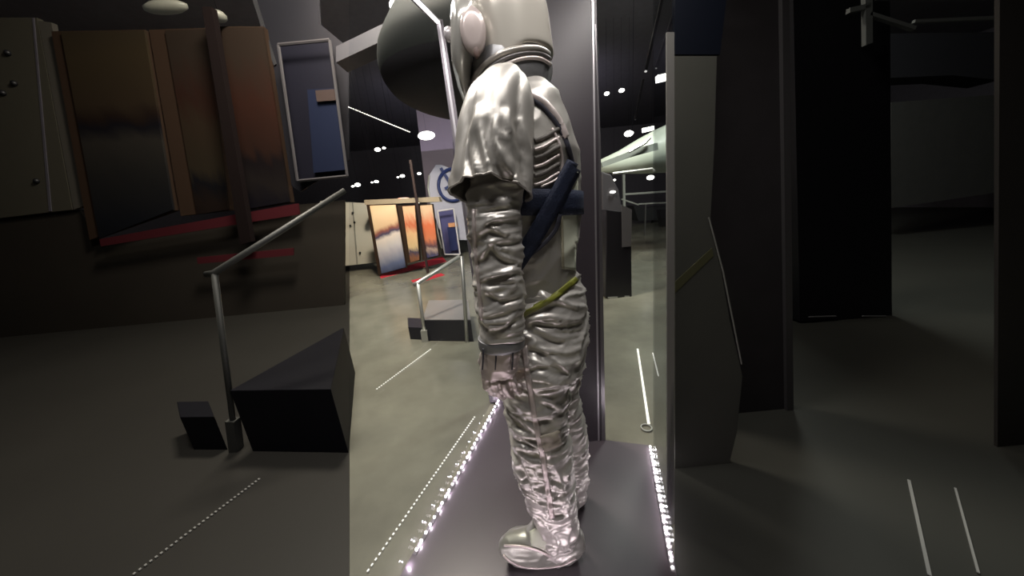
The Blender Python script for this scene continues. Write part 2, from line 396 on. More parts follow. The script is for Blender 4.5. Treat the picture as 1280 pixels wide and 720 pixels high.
for q, l in (([(474, 342), (553, 321), (558, 327), (476, 348)], 'red carpet strip along the foot of the murals'),
             ([(514, 351), (551, 342), (556, 344), (518, 355)], 'small red carpet patch near the foot of the black post')):
    MB().poly([on_z(*p) for p in q], (0, 0, .01)).build('carpet_strip', Mred); tag(bpy.data.objects['carpet_strip' if l.startswith('red') else 'carpet_strip.001'], l, 'carpet')
# building column and feather flag
Mcol = mat('mauve_column', (.16, .13, .17), .7)
slab('column', [(518, 118), (562, 118), (572, 265), (536, 272)], 11, .5, Mcol); tag(bpy.data.objects['column'], 'mauve grey building column behind the feather flag', 'column')
t = empty('feather_flag', 'white feather flag with a dark blue round logo', 'flag')
fl = [(545, 206), (552, 206), (566, 212), (580, 224), (592, 260), (594, 300), (560, 300), (548, 285), (541, 260), (536, 235), (537, 218)]
slab('banner', fl, 9.9, .03, mat('flag_white', (.42, .42, .52), .7), t)
MB().tube([on_y(536.5, 219, 9.88), on_y(535, 235, 9.88), on_y(540, 262, 9.88), on_y(552, 310, 9.88), on_z(556, 318)], .03, 8).build('pole', Mrail, t)
Mlogo = mat('logo_blue', (.015, .03, .13), .6)
cx, cy = 566, 231
MB().tube([on_y(cx+18*math.cos(a), cy+20*math.sin(a), 9.86) for a in [i*math.pi/16 for i in range(33)]], .05, 6, False).build('logo_ring', Mlogo, t)
MB().bar(on_y(551, 210, 9.86), on_y(573, 246, 9.86), .09, .03, up=(0, 1, 0)).bar(on_y(556, 236, 9.86), on_y(575, 226, 9.86), .08, .03, up=(0, 1, 0)).build('logo_mark', Mlogo, t)
# small showcase with blue lining
t = empty('showcase', 'white framed glass showcase below the feather flag', 'showcase')
Mwf = mat('white_frame', (.6, .58, .62), .5)
ys = 9.5
q = [(547, 264), (567, 261), (575, 318), (556, 318)]
for a_, b2 in ((0, 1), (1, 2), (2, 3), (3, 0)):
    MB().tube([on_y(*q[a_], ys), on_y(*q[b2], ys)], .025, 6).build('frame_bar', Mwf, t)
slab('interior', q, ys+.3, .05, mat('blue_lining', (.07, .07, .2), .5), t)
slab('cabinet', [(559, 284), (570, 283), (574, 312), (563, 314)], ys+.12, .1, mat('blue_kiosk', (.02, .03, .11), .4), t)
slab('sign', [(560, 279), (571, 278), (572, 283), (561, 284)], ys+.08, .02, mat('orange_sign', (.6, .3, .15), .5), t)

# black steps with handrail (real ones beyond the left pane and nearer ones on the dark floor)
def steps(P, small, big, top, postpx, rail, far_post, label, labelr, mblk, mtop, mr, grp, rscale=1.0, base=None):
    # small, big: front face quads in pixels, base on the floor
    def block(name, quad, depth, parent, wedge=None):
        bl = on_z(*quad[3]); br = on_z(*quad[2]); br.y = bl.y+(br.y-bl.y)*1
        tl = on_y(*quad[0], bl.y); tr = on_y(*quad[1], br.y)
        zt = (tl.z+tr.z)/2
        vec = Vector((br.x, br.y, 0)).normalized()*depth
        fr = [bl, br, Vector((br.x, br.y, zt)), Vector((bl.x, bl.y, zt))]
        b = MB()
        if wedge:
            fp = on_z(*wedge, zt); b.poly([Vector((bl.x, bl.y, 0)), Vector((br.x, br.y, 0)), Vector((fp.x, fp.y, 0)), Vector((fp.x-.02, fp.y, 0))], (0, 0, zt))
        else: b.poly(fr, vec)
        b.build(name, mblk, parent, bevel=.004)
        return bl, br, zt
    t = empty('platform_steps', label, 'steps', grp)
    bl, br, z1 = block('lower_step', small, P, t)
    bl2, br2, z2 = block('platform_block', big, P*2.2, t, base)
    tp = MB()
    if base:
        fp = on_z(*base, z2); tp.poly([Vector((bl2.x, bl2.y, z2)), Vector((br2.x, br2.y, z2)), Vector((fp.x, fp.y, z2)), Vector((fp.x-.02, fp.y, z2))], (0, 0, .008))
    else: tp.poly([Vector((bl2.x, bl2.y, z2)), Vector((br2.x, br2.y, z2)), Vector((br2.x, br2.y, z2))+Vector((br2.x, br2.y, 0)).normalized()*P*2.2, Vector((bl2.x, bl2.y, z2))+Vector((br2.x, br2.y, 0)).normalized()*P*2.2], (0, 0, .008)); tp.build('tread', mtop, t)
    r = empty('handrail', labelr, 'handrail', grp+' rails')
    foot = on_z(*postpx[1]); foot.y -= .02
    head = on_y(*postpx[0], foot.y)
    rr = .021*rscale
    MB().tube([foot, head], rr, 10).build('post', mr, r, True)
    MB().bar(foot, foot.lerp(head, .2), rr*3.4, rr*3.4, up=(0, 1, 0)).build('post_base', mr, r)
    end = on_y(*rail[1], foot.y+P*1.5)
    MB().tube([on_y(*rail[0], foot.y), head, end], rr*1.15, 10).build('rail', mr, r, True)
    if far_post:
        ft = on_z(*far_post[1]); MB().tube([ft, on_y(*far_post[0], ft.y)], rr, 10).build('post', mr, r, True)
steps(.35, [(511, 409), (530, 409), (531, 425), (513, 424)], [(533, 400), (592, 400), (592, 427), (533, 426)], None,
      [(522, 354), (533, 425)], [(517, 356), (574, 321)], [(577, 320), (584, 427)],
      'low black stage steps on the pale floor beyond the left pane', 'thin grey handrail above the black steps beyond the pane',
      mat('black_stage', (.012, .011, .02), .5), mat('stage_top', (.2, .19, .19), .35), Mrail, 'stage steps')
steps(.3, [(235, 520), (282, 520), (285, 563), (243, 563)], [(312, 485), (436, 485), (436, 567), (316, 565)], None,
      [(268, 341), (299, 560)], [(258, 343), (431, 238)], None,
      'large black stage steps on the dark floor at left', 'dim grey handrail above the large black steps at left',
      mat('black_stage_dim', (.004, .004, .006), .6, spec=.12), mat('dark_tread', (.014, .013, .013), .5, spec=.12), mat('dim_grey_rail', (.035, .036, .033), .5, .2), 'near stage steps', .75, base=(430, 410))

# ------------------------------------------------------------------ enlarged dim copy of the gallery at left, darkness put into its colours
YG = 5.0
Mg2 = mat('dim_olive_panel_copy', (.050, .046, .036), .7, noise=.06, spec=.12)
Mlow = mat('dim_low_wall_copy', (.022, .019, .016), .6, noise=.15, nscale=1.5, spec=.12)
low = [(-20, 272), (100, 262), (122, 300), (372, 256), (430, 250), (430, 400), (200, 420), (-20, 450)]
slab('low_wall', low, YG+.05, .05, Mlow); tag(bpy.data.objects['low_wall'], 'dark brown low wall under the dim murals at left', 'low wall')
# extend the low wall to the floor
t = empty('gallery_wall', 'dimmed olive copy of the gallery wall panel with round fixings at far left', 'wall panel')
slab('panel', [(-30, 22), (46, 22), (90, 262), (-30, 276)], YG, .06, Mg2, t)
slab('panel', [(48, 26), (64, 28), (104, 258), (92, 262)], YG, .06, mat('dim_grey_panel_copy', (.062, .057, .049), .7, spec=.12), t)
for q in ((10, 66), (18, 104), (4, 116), (46, 226)):
    MB().ball(on_y(*q, YG-.01), .035, 6).build('stud', Mblack, t, True)
slab('seam', [(40, 22), (42, 22), (64, 264), (61, 264)], YG-.01, .012, Mwallb, t)
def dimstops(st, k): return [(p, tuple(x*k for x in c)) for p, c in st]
DK = .3  # scales the colours down so the copied murals look dim
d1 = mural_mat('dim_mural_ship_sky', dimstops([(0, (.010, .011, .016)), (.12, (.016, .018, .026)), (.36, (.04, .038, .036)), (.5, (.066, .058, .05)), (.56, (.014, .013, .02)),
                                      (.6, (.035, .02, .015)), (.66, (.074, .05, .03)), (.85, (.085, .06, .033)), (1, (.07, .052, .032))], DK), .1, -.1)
d2 = mural_mat('dim_mural_copy_orange', dimstops([(0, (.012, .006, .006)), (.2, (.03, .018, .014)), (.32, (.011, .011, .016)), (.4, (.06, .045, .028)), (.65, (.065, .042, .026)), (.8, (.06, .025, .017)), (1, (.055, .038, .028))], DK), .25)
d3 = mural_mat('dim_mural_copy_red', dimstops([(0, (.008, .008, .02)), (.2, (.015, .012, .018)), (.3, (.03, .023, .022)), (.42, (.015, .01, .012)), (.5, (.05, .022, .015)), (.75, (.07, .025, .016)), (1, (.055, .036, .026))], DK), .25)
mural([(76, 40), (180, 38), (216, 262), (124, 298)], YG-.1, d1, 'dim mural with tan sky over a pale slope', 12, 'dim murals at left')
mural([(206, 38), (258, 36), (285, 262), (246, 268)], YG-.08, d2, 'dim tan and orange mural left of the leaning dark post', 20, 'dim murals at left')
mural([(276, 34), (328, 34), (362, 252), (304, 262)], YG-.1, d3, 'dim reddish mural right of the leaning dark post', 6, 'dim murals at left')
slab('dark_post', [(252, 8), (264, 8), (314, 302), (300, 306)], YG-.4, .08, mat('dark_post_brown', (.005, .0025, .0025), .8, spec=.12)); tag(bpy.data.objects['dark_post'], 'leaning dark post between the dim orange and red murals', 'post')
Mred2 = mat('dim_red_trim', (.045, .006, .009), .85, spec=.12)
slab('red_trim', [(124, 299), (372, 254), (374, 268), (126, 308)], YG-.16, .03, Mred2); tag(bpy.data.objects['red_trim'], 'dark red carpet edging along foot of dim murals', 'carpet edging')
slab('red_trim', [(246, 322), (366, 310), (366, 319), (247, 330)], YG-.2, .03, Mred2); tag(bpy.data.objects['red_trim.001'], 'short dark red carpet edging below the leaning dark post', 'carpet edging')
t = empty('banner_panel_copy', 'tall dimmed copy of a slate blue banner panel right of the copied murals', 'banner')
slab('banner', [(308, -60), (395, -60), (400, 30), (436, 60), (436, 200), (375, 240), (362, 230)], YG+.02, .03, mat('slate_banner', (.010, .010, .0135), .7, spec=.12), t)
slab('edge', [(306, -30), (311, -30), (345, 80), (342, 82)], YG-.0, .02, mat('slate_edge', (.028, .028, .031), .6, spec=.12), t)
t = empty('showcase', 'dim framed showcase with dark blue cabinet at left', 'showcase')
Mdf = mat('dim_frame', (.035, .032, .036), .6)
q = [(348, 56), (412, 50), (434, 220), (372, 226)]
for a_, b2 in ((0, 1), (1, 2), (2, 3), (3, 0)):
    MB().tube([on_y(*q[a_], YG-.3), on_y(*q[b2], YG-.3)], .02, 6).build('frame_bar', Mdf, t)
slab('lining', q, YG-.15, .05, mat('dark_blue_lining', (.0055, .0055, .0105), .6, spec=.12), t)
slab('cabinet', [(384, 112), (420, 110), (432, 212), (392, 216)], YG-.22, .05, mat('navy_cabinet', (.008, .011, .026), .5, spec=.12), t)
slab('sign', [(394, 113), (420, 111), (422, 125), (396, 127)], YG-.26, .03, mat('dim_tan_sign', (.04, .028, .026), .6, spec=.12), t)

# ------------------------------------------------------------------ enlarged copy of the hall at right, dimmed through its colours
YR = 3.2
t = empty('suit_back_stand_in', 'tall dim grey stand-in for the suit back with navy top at right', 'panel')  # made-up panel in place of an enlarged suit back
slab('panel', [(844, 70), (896, 70), (893, 180), (888, 275), (900, 330), (912, 400), (928, 470), (921, 540), (905, 608), (878, 632), (866, 690), (860, 740), (844, 740)], 1.25, .02, mat('suit_back_stand_in_grey', (.043, .043, .037), .5, noise=.1, spec=.12), t)
slab('top_band', [(844, -60), (915, -60), (900, 68), (844, 68)], 1.25, .02, mat('dim_navy', (.0015, .0025, .006), .7, spec=.08), t)
slab('green_line', [(844, 352), (890, 310), (892, 320), (844, 366)], 1.247, .003, mat('dim_olive_line', (.035, .034, .012), .6), t)
MB().tube([on_y(886, 272, 1.245), on_y(904, 340, 1.245), on_y(927, 455, 1.245)], .0035, 6).build('piping', mat('dim_piping', (.12, .12, .105), .5), t)
t = empty('dark_partition_copy', 'near black copy of a partition behind the suit back stand-in', 'partition')
slab('board', [(860, -80), (985, -80), (990, 700), (855, 700)], 1.6, .04, mat('near_black_partition', (.020, .018, .019), .5, noise=.2, spec=.12), t)
slab('metal_strip', [(977, -80), (986, -80), (994, 700), (986, 700)], 1.58, .02, mat('strip_dark', (.036, .034, .035), .4, .2), t)
f = on_z(1060, 400)
t = empty('black_cabinet', 'tall black cabinet at right standing on dark floor', 'cabinet')
slab('body', [(990, -80), (1112, -80), (1115, 396), (1000, 402)], f.y, .5, mat('black_cabinet_paint', (.006, .006, .0075), .5, spec=.12), t)
Mk = mat('kick', (.12, .12, .12), .4)
MB().bar(on_y(1011, 396, f.y-.02), on_y(1045, 395, f.y-.02), .01, .008).build('kick_bar', Mk, t)
MB().bar(on_y(1078, 395, f.y-.02), on_y(1108, 395, f.y-.02), .01, .008).build('kick_bar', Mk, t)
slab('grey_low_wall', [(1114, 128), (1250, 118), (1250, 240), (1114, 260)], 6.2, .2, mat('charcoal_low_wall', (.034, .034, .033), .6, noise=.2)); tag(bpy.data.objects['grey_low_wall'], 'charcoal low wall far off behind the black cabinet', 'low wall')
slab('dark_machine', [(1100, 42), (1250, 40), (1250, 100), (1190, 94), (1100, 98)], 6.0, .4, mat('machine_dark', (.015, .015, .018), .6, spec=.12)); tag(bpy.data.objects['dark_machine'], 'dark low machine shape above the charcoal low wall', 'machine')
Mdr = mat('dim_rail', (.075, .08, .078), .5)
t = empty('overhead_frame', 'dim overhead metal frame with post and slanted brace at upper right', 'frame')
YO = 2.6
MB().bar(on_y(1083, -40, YO), on_y(1084, 56, YO), .05, .03, up=(0, 1, 0)).build('post', Mdr, t)
MB().bar(on_y(1086, 18, YO), on_y(1142, 36, YO), .022, .03, up=(0, 1, 0)).build('brace', Mdr, t)
MB().bar(on_y(1060, 14, YO), on_y(1086, 8, YO), .03, .03, up=(0, 1, 0)).build('brace', Mdr, t)
MB().bar(on_y(1142, 27, YO), on_y(1250, 22, YO), .018, .02, up=(0, 1, 0)).build('crossbar', Mdr, t)
MB().bar(on_y(1096, -3, YO), on_y(1250, -4, YO), .03, .02, up=(0, 1, 0)).build('crossbar', Mdr, t)
slab('grey_column', [(1250, -60), (1300, -60), (1300, 760), (1246, 760)], 1.2, .012, mat('charcoal_column', (.026, .024, .022), .5, noise=.1, spec=.12)); tag(bpy.data.objects['grey_column'], 'charcoal column at the far right edge', 'column')

# ------------------------------------------------------------------ hall seen right of the backdrop
f = on_z(775, 372)
t = empty('black_cabinet', 'tall black display cabinet just right of the chrome edge', 'cabinet')
slab('body', [(758, 262), (789, 266), (790, 371), (757, 372)], f.y, .6, mat('cabinet_black', (.012, .011, .014), .35), t, bevel=.01)
slab('side_panel', [(777, 256), (790, 262), (789, 308), (778, 309)], f.y-.01, .02, mat('cabinet_grey', (.09, .085, .09), .5), t)
slab('plaque', [(760, 371.5), (772, 371), (772, 373), (760, 373.5)], f.y-.012, .01, Mrail, t)
slab('plaque', [(781, 370), (787, 370), (787, 372), (781, 372)], f.y-.012, .01, Mrail, t)
t = empty('dark_machine', 'dark rounded machine behind the black cabinet, below white wing', 'machine')
slab('housing', [(752, 214), (764, 218), (774, 238), (778, 262), (778, 355), (756, 355), (752, 240)], f.y+.8, .5, mat('engine_grey', (.05, .047, .052), .4), t, bevel=.02)
MB().ball(on_y(766, 240, f.y+.78), .045, 6, (1, .5, .4)).build('lamp', Mlamp, t)
# white aircraft wing
t = empty('aircraft', 'pale aircraft wing and body hanging at upper right', 'aircraft')
yw = 6.5
pts = [((750, 208), .12), ((775, 203), .22), ((800, 196), .33), ((825, 189), .42), ((850, 183), .5)]
b = MB(); c = [on_y(*p, yw) for p, _ in pts]; b.tube(c, [r for _, r in pts], 20); 
Mair = mat('aircraft_white', (.45, .5, .43), .4)
b.build('fuselage', Mair, t, True)
slab('wing', [(752, 203), (800, 184), (822, 178), (823, 187), (790, 196), (753, 209)], yw-.6, .05, mat('wing_grey', (.2, .22, .2), .4), t)
for q in ((790, 199), (835, 187)):
    pq = on_y(*q, yw); MB().tube([pq, (pq.x, pq.y, CEIL)], .004, 5).build('suspension_cable', Mrod, t)
MB().tube([on_y(786, 190, yw-.7), on_y(806, 179, yw-.7), on_y(812, 172, yw-.7)], .03, 6).build('strut', Mrail, t)
MB().tube([on_y(766, 217, yw-.6), on_y(815, 211, yw-.6), on_y(818, 214, yw-.6)], .025, 6).build('lower_strut', Mrail, t)
# railings
t = empty('barrier_rail', 'grey barrier railing with post right of the black cabinet', 'railing')
yr = 10.3
Mr2 = mat('rail_pale', (.38, .4, .37), .4, .4)
pb = on_y(781, 263, yr); MB().bar(on_y(779.5, 218, yr), (pb.x, pb.y, 0), .07, .07, up=(0, 1, 0)).build('post', Mr2, t)
lg = on_y(807, 254, yr); MB().bar(lg, (lg.x, lg.y, 0), .035, .035, up=(0, 1, 0)).build('leg', mat('leg_dark', (.05, .05, .05), .5), t)
MB().bar(on_y(779, 243, yr), on_y(838, 239, yr), .06, .06).build('rail', Mr2, t)
MB().bar(on_y(798, 255, yr), on_y(838, 253, yr), .04, .04).build('rail', Mr2, t)
MB().bar(on_y(777, 249, yr), on_y(798, 256, yr), .06, .04).build('brace', Mr2, t)
slab('far_vehicle', [(792, 257), (806, 260), (833, 257), (836, 275), (826, 282), (823, 275), (798, 276)], on_z(815, 279).y, .8, mat('vehicle_dark', (.03, .032, .035), .5)); tag(bpy.data.objects['far_vehicle'], 'low dark exhibit vehicle far off behind the railing', 'vehicle')
slab('far_box', [(825, 262), (836, 262), (837, 284), (828, 283)], on_z(832, 283.5).y, .3, Mblack); tag(bpy.data.objects['far_box'], 'small black box beside the grey post, beyond the railing', 'box')

# ------------------------------------------------------------------ ceiling lights
def ceil_lamp(px, py, r, m=Mlamp, lab=None, Y=None, sc=(1, 1, .6)):
    p = on_y(px, py, Y or 9)
    if p.z > CEIL-.05: p = CAM+ray(px, py)*((CEIL-.1-CAMZ)/ray(px, py).z)
    t = empty('ceiling_spotlight', lab, 'ceiling light', 'ceiling spotlights')
    MB().ball(p, r, 7, sc).build('bulb', m, t, True)
    top = min(CEIL, p.z+1.0)
    MB().tube([p+Vector((0, .02, r*.4)), Vector((p.x, p.y+.02, CEIL))], .002, 6).build('drop_rod', Mrod, t)
for a in ((472, 187, .06, 'brighter ceiling spot left of the pair above the gallery'), (480, 185, .035, 'smaller ceiling spot right of the pair above the gallery'), (447, 231, .06, 'ceiling spot nearest the left edge above pale gallery wall'),
          (441, 233, .03, 'tiny ceiling spot at the left edge above pale wall'), (470.5, 227, .045, 'ceiling spot in low row above the peach mural'), (465, 228, .025, 'tiny ceiling spot in low row, paired above the peach mural'),
          (503, 220, .05, 'ceiling spot left of the mauve column'), (497.5, 221.5, .025, 'tiny spot left of the mauve column, beside a brighter one'), (524, 217, .04, 'small spot just in front of the mauve column'), (523, 252, .05, 'low spot above the narrow orange mural')):
    ceil_lamp(a[0], a[1], a[2]*1.3, lab=a[3])
ceil_lamp(533, 169.5, .22, lab='large oval ceiling light above the mauve column', Y=8.5, sc=(1, .6, .45))
ceil_lamp(496.5, 7, .085, lab='bright round light at top left beside the top rail', Y=4)
ceil_lamp(503, 249, .12, mat('red_lamp', (1, .5, .4), .4, emit=1.2), lab='reddish short light bar above the murals', Y=8, sc=(1.6, .5, .3))
for a in ((758.5, 117, .05, 'left of two small ceiling spots beside the chrome edge'), (777, 113, .055, 'right of two small ceiling spots beside the chrome edge'), (786, 167, .09, 'soft round ceiling spot above the aircraft wing'), (813, 222, .075, 'round lamp under the aircraft body'),
          (768, 225, .03, 'tiny lamp left of the railing post')):
    ceil_lamp(a[0], a[1], a[2]*1.2, lab=a[3], Y=8)
def bar_lamp(p0, p1, wpx, lab, m=Mlamp, Y=7):
    A = on_y(*p0, Y); B = on_y(*p1, Y)
    if max(A.z, B.z) > CEIL: 
        s = (CEIL-.1-CAMZ)/(max(A.z, B.z)-CAMZ); A = CAM+(A-CAM)*s; B = CAM+(B-CAM)*s
    t = empty('ceiling_light_bar', lab, 'ceiling light', 'ceiling light bars')
    MB().bar(A, B, wpx/ppm(A), wpx/ppm(A)).build('diffuser', m, t)
    top = Vector((0, 0, wpx/ppm(A)*.55)); MB().bar(A+top, B+top, wpx/ppm(A)*1.1, .02).build('housing', Mblack, t)
bar_lamp((821, 99), (842, 94), 7, 'short thick bright light bar beside the grey post')
bar_lamp((803.5, 163), (816.5, 160), 4.5, 'small bright light bar above the aircraft body')
Mtube = mat('tube_reflection_glow', (.8, .8, .78), .4, emit=.55)  # ceiling light reflections, built as glowing tubes
Mtube2 = mat('tube_reflection_faint', (.5, .5, .5), .4, emit=.28)
bar_lamp((829, -6), (807, 90), 2.6, 'long slanting ceiling light reflection built as a thin tube at upper right', Mtube, 2.6)
bar_lamp((845, 10), (820, 86), 1.8, 'fainter slanting ceiling light reflection built as a tube nearer the grey post', Mtube2, 2.7)
bar_lamp((804, 100), (794, 150), 1.6, 'barely lit reflection streak built as a tube below the long slanting one', mat('tube_reflection_dim', (.1, .1, .12), .5, emit=.05), 3.2)
b = MB(); A = on_y(436, 134, 5); B = on_y(512, 165, 5)  # reflected string of lights, built as glowing beads
for i in range(28):
    p = A.lerp(B, i/27); b.ball(p, .010, 4)
b.tube([A+Vector((0, .012, 0)), B+Vector((0, .012, 0))], .004, 5)
tag(b.build('light_string_reflection', Mdim), 'dotted light string reflection built as glowing beads across the dark upper left', 'light string reflection')
slab('ceiling_duct', [(420, 58), (482, 28), (484, 48), (420, 78)], 4.5, .3, mat('duct_grey', (.03, .028, .036), .6)); tag(bpy.data.objects['ceiling_duct'], 'dark grey duct crossing the ceiling at upper left', 'duct')
ceil_lamp(207, 9, .2, mat('dim_lamp', (.2, .2, .17), .4, emit=.07), lab='dim oval light above the dim orange mural', Y=5, sc=(1.5, .5, .35))
ceil_lamp(272, 20, .1, mat('dim_lamp2', (.2, .2, .17), .4, emit=.08), lab='dim round light above the dim reddish mural', Y=4.8)

# reflection of the helmet, modelled as a solid hanging shape beyond the corner post
def helmet_reflection():
    t = empty('helmet_reflection_shape', 'helmet reflection modelled as a large dark grey rounded shape behind the corner post', 'helmet_reflection')
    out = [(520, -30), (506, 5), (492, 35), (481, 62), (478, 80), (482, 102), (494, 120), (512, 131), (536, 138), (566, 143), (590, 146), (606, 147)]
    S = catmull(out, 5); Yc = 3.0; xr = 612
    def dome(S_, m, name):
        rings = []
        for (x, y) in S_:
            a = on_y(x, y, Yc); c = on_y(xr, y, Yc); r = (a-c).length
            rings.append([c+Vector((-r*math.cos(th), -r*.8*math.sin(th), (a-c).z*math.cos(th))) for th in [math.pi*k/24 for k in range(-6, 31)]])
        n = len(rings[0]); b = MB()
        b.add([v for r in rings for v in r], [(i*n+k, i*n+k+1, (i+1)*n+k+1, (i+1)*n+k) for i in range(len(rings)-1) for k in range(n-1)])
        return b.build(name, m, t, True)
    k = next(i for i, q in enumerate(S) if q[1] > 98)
    dome(S[:k+1], mat('helmet_reflection_grey', (.034, .037, .035), .7, spec=.2), 'helmet_reflection_shell')
    dome(S[k:], mat('helmet_reflection_dark', (.042, .04, .045), .7, spec=.2), 'helmet_reflection_lower_band')
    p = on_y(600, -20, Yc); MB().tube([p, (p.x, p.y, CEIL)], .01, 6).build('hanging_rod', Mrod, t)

# ------------------------------------------------------------------ the suit
YT, YA, YN, YF = .97, .765, .88, 1.10
rng = np.random.RandomState(3)
LAT = rng.rand(32, 32, 32)
def vnoise(P):
    i = np.floor(P).astype(int); f = P-i; f = f*f*(3-2*f); r = 0
    for dx in (0, 1):
        for dy in (0, 1):
            for dz in (0, 1):
                wgt = (f[:, 0] if dx else 1-f[:, 0])*(f[:, 1] if dy else 1-f[:, 1])*(f[:, 2] if dz else 1-f[:, 2])
                r = r+wgt*LAT[(i[:, 0]+dx) % 32, (i[:, 1]+dy) % 32, (i[:, 2]+dz) % 32]
    return r
def ridge(P, sc, warp=.5, p=3):
    W = np.stack([vnoise(P*6+11), vnoise(P*6+23), vnoise(P*6+37)], 1)-.5
    n = vnoise(P*np.array(sc)+W*warp*2.4)
    return (1-np.abs(2*n-1)*1.6).clip(0, 1)**p
def displace(o, amp, sc, warp=.6, p=2.5, amp2=None, mask=None):
    me = o.data; n = len(me.vertices)
    co = np.empty(n*3); me.vertices.foreach_get('co', co); co = co.reshape(-1, 3)
    no = np.empty(n*3); me.vertices.foreach_get('normal', no); no = no.reshape(-1, 3)
    d = ridge(co, sc, warp, p)*amp - amp*.35
    d += ridge(co+5.3, np.array(sc)*2.1, warp, 2)*(amp2 if amp2 is not None else amp*.4)
    d += (vnoise(co*9)-.5)*amp*.9
    if mask is not None: d *= mask(co)
    co += no*d[:, None]; me.vertices.foreach_set('co', co.ravel()); me.update()

def crease(o, pl, h, w_):
    """one sharp fold in the cloth: raised along a line with a hollow beside it"""
    me = o.data; n = len(me.vertices)
    co = np.empty(n*3); me.vertices.foreach_get('co', co); co = co.reshape(-1, 3)
    no = np.empty(n*3); me.vertices.foreach_get('normal', no); no = no.reshape(-1, 3)
    d = co-np.array(CAM); z = d@np.array(Fv); px = 640+FPX*(d@np.array(Rv))/z; py = 360-FPX*(d@np.array(Uv))/z
    face = ((-d*no).sum(1)/np.linalg.norm(d, axis=1)).clip(0, 1)**.5
    S = np.array([list(q) for q in catmull(pl, 8)]); best = np.full(n, 1e9); sg = np.zeros(n); u = np.zeros(n)
    for i in range(len(S)-1):
        a, b = S[i], S[i+1]; e = b-a; L = (e@e)+1e-9
        t = (((px-a[0])*e[0]+(py-a[1])*e[1])/L).clip(0, 1)
        qx, qy = px-(a[0]+t*e[0]), py-(a[1]+t*e[1]); ds = np.hypot(qx, qy); k = ds < best
        best = np.where(k, ds, best); sg = np.where(k, np.sign(e[0]*qy-e[1]*qx), sg); u = np.where(k, (i+t)/(len(S)-1), u)
    s_ = best*sg; env = np.sin(np.pi*(u*.86+.07))**.6
    disp = h*env*face*(np.exp(-np.abs(s_)/w_*1.3)-.75*np.exp(-((s_-1.7*w_)/w_)**2)) * (best < 5*w_)
    co += no*disp[:, None]; me.vertices.foreach_set('co', co.ravel()); me.update()
def catmull(st, n):
    st = np.array(st, float); out = []
    P = np.vstack([2*st[0]-st[1], st, 2*st[-1]-st[-2]])
    for i in range(1, len(P)-2):
        for k in range(n):
            t = k/n; a, b, c, d = P[i-1], P[i], P[i+1], P[i+2]
            out.append(.5*((2*b)+(-a+c)*t+(2*a-5*b+4*c-d)*t*t+(-a+3*b-3*c+d)*t**3))
    out.append(P[-2]); return out
helmet_reflection()
def loft(b, st, n=6, seg=28, caps=True, sq=2.2):
    """stations (px, py, halfwidth px, half depth m, Y)"""
    S = catmull(st, n)
    cs = [on_y(s[0], s[1], s[4]) for s in S]; rings = []
    for i, s in enumerate(S):
        t = (cs[min(i+1, len(S)-1)]-cs[max(i-1, 0)]).normalized()
        Yv = Vector((0, 1, 0)); sd = Yv.cross(t).normalized(); dv = t.cross(sd).normalized()
        hw = s[2]/ppm(cs[i]); r = []
        for k in range(seg):
            a = 2*math.pi*k/seg; ca, sa = math.cos(a), math.sin(a)
            r.append(cs[i]+sd*hw*math.copysign(abs(ca)**(2/sq), ca)+dv*s[3]*math.copysign(abs(sa)**(2/sq), sa))
        rings.append(r)
    m = len(rings)
    fs = [(i*seg+k, i*seg+(k+1) % seg, (i+1)*seg+(k+1) % seg, (i+1)*seg+k) for i in range(m-1) for k in range(seg)]
    vs = [v for r in rings for v in r]
    if caps:
        vs += [cs[0], cs[-1]]
        fs += [(m*seg, (k+1) % seg, k) for k in range(seg)]+[(m*seg+1, (m-1)*seg+k, (m-1)*seg+(k+1) % seg) for k in range(seg)]
    b.add(vs, fs)
def remeshed(b, name, m, parent, vox=.006, smooth=3):
    o = b.build('tmp', None)
    md = o.modifiers.new('r', 'REMESH'); md.mode = 'VOXEL'; md.voxel_size = vox
    sm = o.modifiers.new('s', 'SMOOTH'); sm.iterations = smooth; sm.factor = .5
    dg = bpy.context.evaluated_depsgraph_get(); me = bpy.data.meshes.new_from_object(o.evaluated_get(dg))
    bpy.data.objects.remove(o); me.name = name
    me.materials.clear()
    return link(name, me, parent, m, True)

suit = empty('space_suit', 'silver full-pressure space suit with helmet standing upright in glass case', 'space suit')
# jacket
b = MB()
loft(b, [(640, 108, 30, .10, YT), (645, 128, 44, .14, YT), (652, 160, 56, .18, YT), (656, 200, 64, .19, YT), (656, 250, 65, .18, YT), (656, 300, 63, .165, YT), (658, 340, 60, .155, YT), (664, 372, 58, .155, YT)], sq=2.3)
jacket = remeshed(b, 'jacket', Msleeve, suit)
jmask = lambda co: 1.0
displace(jacket, .007, (7, 5, 9), .5)
# trousers: hips and both legs, one continuous piece
b = MB()
loft(b, [(662, 352, 56, .15, YT), (668, 372, 60, .16, YT), (674, 396, 57, .165, YT), (677, 418, 54, .16, YT), (679, 440, 46, .14, YT)], sq=2.2)
loft(b, [(672, 400, 54, .10, YN+.03), (676, 425, 53, .105, YN+.02), (674, 450, 48, .105, YN), (671, 480, 40, .1, YN), (671, 510, 38, .095, YN), (673, 540, 36, .09, YN), (680, 575, 35, .085, YN), (686, 610, 32, .075, YN), (692, 640, 28, .065, YN), (696, 668, 25, .058, YN), (698, 684, 24, .055, YN)], sq=2.1)
loft(b, [(690, 410, 40, .1, YF-.05), (694, 445, 36, .1, YF-.02), (696, 480, 26, .09, YF), (702, 515, 25, .085, YF), (708, 545, 24, .08, YF), (711, 575, 23, .075, YF), (712, 605, 21, .065, YF), (710, 630, 18, .055, YF), (706, 645, 16, .05, YF)], sq=2.1)
